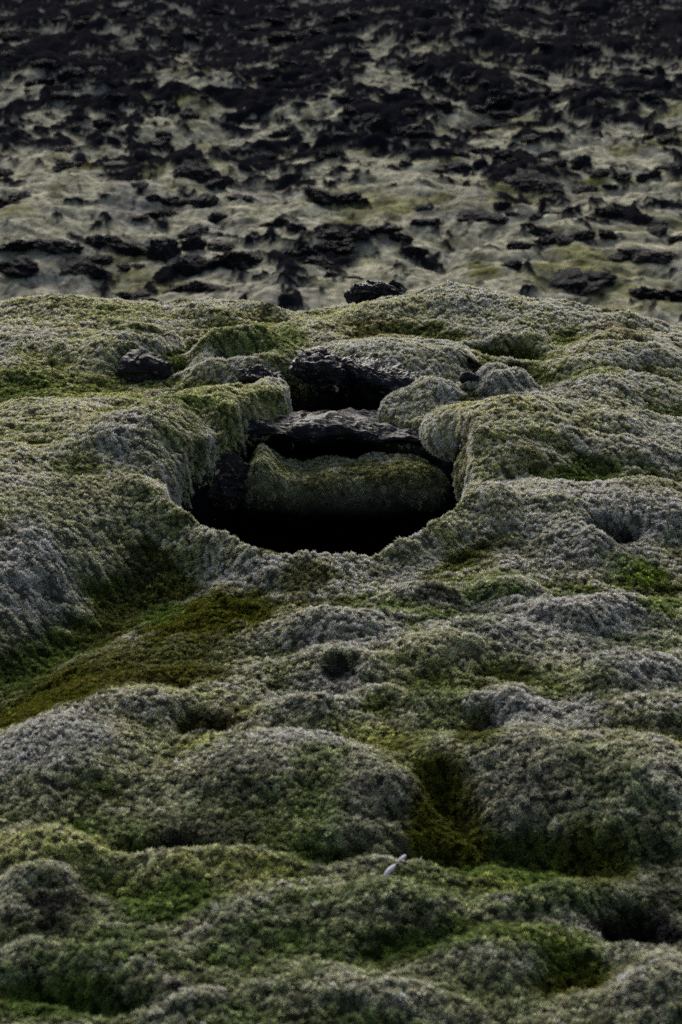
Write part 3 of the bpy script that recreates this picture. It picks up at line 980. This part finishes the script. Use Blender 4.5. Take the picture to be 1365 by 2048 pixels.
def twig(px0, py0, px1, py1, r, mat, label, lift=.008, bend=.004, seed=1):
    a, _ = sit(px0, py0); b, _ = sit(px1, py1)
    rr = random.Random(seed)
    pts = []
    for i in range(8):
        t = i / 7
        p = a.lerp(b, t) + Vector((rr.uniform(-1, 1), rr.uniform(-1, 1), rr.uniform(-.5, 1))) * bend * math.sin(math.pi * t)
        pts.append(p + Vector((0, 0, lift)))
    c = sum(pts, Vector()) / len(pts)
    o = link("twig", tube("twig", [p - c for p in pts], r, r * .4, mat), label=label, category="twig")
    o.location = c
    return o


twig(800, 1742, 862, 1762, .0022, M_TWIG, "short dark twig lying just right of the white feather", .012)
twig(868, 1650, 912, 1656, .0009, M_STRAW, "thin straw coloured stem across the dark green hollow below the right dome", .014, .006, 4)
twig(975, 1668, 1042, 1676, .0009, M_STRAW, "faint thin stem above the bright green moss, right of the straw coloured stem", .014, .006, 5)
twig(556, 832, 604, 838, .0035, M_TWIGP, "pale bare twig at the left end of the black rock bridge", .003, .003, 6)


def leaf(px, py, L, W, mat, label, turn=0, lobes=0, seed=1, lift=.004, cat="leaf"):
    loc, nor = sit(px, py)
    print('leaf', px, py, [round(c, 3) for c in loc])
    o = link("leaf", leaf_mesh("leaf", L, W, mat, lobes, seed), label=label, category=cat)
    nn = (nor * .5 + Vector((0, -.6, .5))).normalized()
    frame(o, loc, nn, turn, lift)
    return o


leaf(608, 832, .034, .012, M_ORANGE, "rust orange leaf on the left part of the black rock bridge", 20, 2, 1)
leaf(590, 788, .022, .008, M_ORANGE, "small orange leaf at the left foot of the bulging ledge", 80, 0, 2)
leaf(312, 744, .026, .006, M_ORANGE, "thin orange leaf on the angular black rock at the left", 5, 0, 3)
leaf(668, 772, .034, .006, M_PINK, "pale pink leaf stuck to the bulging rock ledge, upper of two", -40, 2, 4, .006)
leaf(674, 780, .026, .008, M_PINK, "pale pink ragged leaf on the bulging rock ledge, just below its twin", 70, 3, 5, .008)
leaf(437, 945, .030, .010, M_PINK, "brownish dry leaf on the lichen covered rock in the pit's left wall", 60, 2, 6, .006)
leaf(899, 763, .008, .003, mat_flat("red_leaf", (.45, .05, .03), .6, .3), "tiny red leaf at the right tip of the upper black opening", 0, 0, 7)


# ------------------------------------------------------------------ build the shoots
def tuft_mesh(name, n, seed):
    r = random.Random(seed)
    vs, fs, tip = [], [], []
    for i in range(n):
        a = r.uniform(0, 6.283); lean = r.uniform(.1, 1.15)
        L = r.uniform(.0065, .0125); w = r.uniform(.0010, .0017)
        d = Vector((math.cos(a) * math.sin(lean), math.sin(a) * math.sin(lean), math.cos(lean)))
        s = Vector((-math.sin(a), math.cos(a), r.uniform(-.3, .3))) * w
        b = Vector((math.cos(a), math.sin(a), 0)) * r.uniform(0, .0025) - Vector((0, 0, .003))
        mid = b + d * L * .6 + Vector((0, 0, .0008))
        end = b + d * L + Vector((math.cos(a), math.sin(a), 0)) * .0015 - Vector((0, 0, .0006))
        k = len(vs)
        vs += [b - s * .5, b + s * .5, mid + s, mid - s, end]
        tip += [0, 0, .65, .65, 1]
        fs += [(k, k + 1, k + 2, k + 3), (k + 3, k + 2, k + 4)]
    me = bpy.data.meshes.new(name); me.from_pydata(vs, [], fs)
    at = me.attributes.new('tip', 'FLOAT', 'POINT'); at.data.foreach_set('value', tip)
    me.materials.append(M_TUFT)
    return me


lib = bpy.data.collections.new("moss_shoot_kinds")
for i in range(4):
    lib.objects.link(bpy.data.objects.new("moss_shoot", tuft_mesh("moss_shoot", 20, 40 + i)))

TP = np.concatenate(TP); TN = np.concatenate(TN); TC = np.concatenate(TC); TS = np.concatenate(TS)
# thin the shoots in small ragged gaps, so that the dark litter shows between clumps
gapn = fbm(TP[:, 0] * 48 + TP[:, 2] * 35, TP[:, 1] * 48 - TP[:, 2] * 42, 401, 2) + .8 * fbm(TP[:, 0] * 105 - TP[:, 2] * 60, TP[:, 1] * 105 + TP[:, 2] * 80, 411, 2)
lum = TC.mean(1)
keep = RNG.random(len(TP)) < np.clip(.50 + 2.1 * gapn + .0 * lum, .06, 1)
TP, TN, TC, TS, gapn = TP[keep], TN[keep], TC[keep], TS[keep], gapn[keep]
n = len(TP)
up = np.array([0, 0, 1.0])
D = TN * .75 + up * .45 + RNG.normal(0, .22, (n, 3))
D /= np.linalg.norm(D, axis=1, keepdims=True)
tx = np.arccos(np.clip(D[:, 2], -1, 1)); az = np.arctan2(D[:, 1], D[:, 0])
rot = np.stack([np.zeros(n), tx, az], 1).astype(np.float32)   # tilt about Y, then turn about Z
var = np.exp(RNG.normal(0, .26, (n, 1))) * np.clip(1 + 2.0 * gapn[:, None], .22, 2.2)
hue = 1 + RNG.normal(0, .03, (n, 3))
TC = np.clip(TC * var * hue * 1.15, .003, .75)
TS = TS * 1.02 * np.clip(RNG.normal(1, .22, n) + .25 * gapn, .45, 1.7)
me = bpy.data.meshes.new("moss")
me.vertices.add(n); me.vertices.foreach_set('co', TP.astype(np.float32).reshape(-1))
at = me.attributes.new('tint', 'FLOAT_COLOR', 'POINT'); cc = np.ones((n, 4), np.float32); cc[:, :3] = TC; at.data.foreach_set('color', cc.reshape(-1))
at = me.attributes.new('rot', 'FLOAT_VECTOR', 'POINT'); at.data.foreach_set('vector', rot.reshape(-1))
at = me.attributes.new('size', 'FLOAT', 'POINT'); at.data.foreach_set('value', TS.astype(np.float32))
at = me.attributes.new('pick', 'INT', 'POINT'); at.data.foreach_set('value', RNG.integers(0, 4, n).astype(np.int32))
moss = link("moss", me, kind='stuff', label="short woolly moss shoots covering the near hummocks")
print("shoots", n)

ng = bpy.data.node_groups.new("shoots", 'GeometryNodeTree')
ng.interface.new_socket('Geometry', in_out='INPUT', socket_type='NodeSocketGeometry')
ng.interface.new_socket('Geometry', in_out='OUTPUT', socket_type='NodeSocketGeometry')
gi = ng.nodes.new('NodeGroupInput'); go = ng.nodes.new('NodeGroupOutput')
ci = ng.nodes.new('GeometryNodeCollectionInfo'); ci.inputs['Collection'].default_value = lib; ci.inputs['Separate Children'].default_value = True; ci.inputs['Reset Children'].default_value = True
ip = ng.nodes.new('GeometryNodeInstanceOnPoints')


def named(t, nm):
    a = ng.nodes.new('GeometryNodeInputNamedAttribute'); a.data_type = t; a.inputs['Name'].default_value = nm
    return a.outputs['Attribute']


e2r = ng.nodes.new('FunctionNodeEulerToRotation')
ng.links.new(named('FLOAT_VECTOR', 'rot'), e2r.inputs[0])
ng.links.new(gi.outputs[0], ip.inputs['Points']); ng.links.new(ci.outputs[0], ip.inputs['Instance'])
ip.inputs['Pick Instance'].default_value = True
ng.links.new(named('INT', 'pick'), ip.inputs['Instance Index'])
ng.links.new(e2r.outputs[0], ip.inputs['Rotation']); ng.links.new(named('FLOAT', 'size'), ip.inputs['Scale'])
ng.links.new(ip.outputs[0], go.inputs[0])
md = moss.modifiers.new("shoots", 'NODES'); md.node_group = ng

# ------------------------------------------------------------------ light
SUN_EL, SUN_AZ = math.radians(26), math.radians(-10)     # from beyond the field, a little left
w = bpy.data.worlds.new("World"); scene.world = w; w.use_nodes = True
nt = w.node_tree
bg = nt.nodes['Background']
sky = nt.nodes.new('ShaderNodeTexSky'); sky.sky_type = 'NISHITA'; sky.sun_disc = False
sky.sun_elevation = SUN_EL; sky.sun_rotation = SUN_AZ
sky.air_density = 1.0; sky.dust_density = 4.0
hs = nt.nodes.new('ShaderNodeHueSaturation'); hs.inputs['Saturation'].default_value = .8
nt.links.new(sky.outputs[0], hs.inputs['Color']); nt.links.new(hs.outputs[0], bg.inputs[0]); bg.inputs[1].default_value = .062
sd_ = bpy.data.lights.new("sun", 'SUN'); sd_.energy = 2.0; sd_.angle = math.radians(38); sd_.color = (1, .96, .88)
sun = bpy.data.objects.new("sun", sd_); COL.objects.link(sun)
dirv = Vector((math.sin(SUN_AZ) * math.cos(SUN_EL), math.cos(SUN_AZ) * math.cos(SUN_EL), math.sin(SUN_EL)))
sun.rotation_euler = dirv.to_track_quat('Z', 'Y').to_euler()
scene.view_settings.view_transform = 'Standard'
scene.view_settings.look = 'None'
scene.view_settings.exposure = 0.70
scene.view_settings.gamma = 1
scene.cycles.max_bounces = 4
scene.cycles.diffuse_bounces = 2
scene.cycles.use_denoising = False
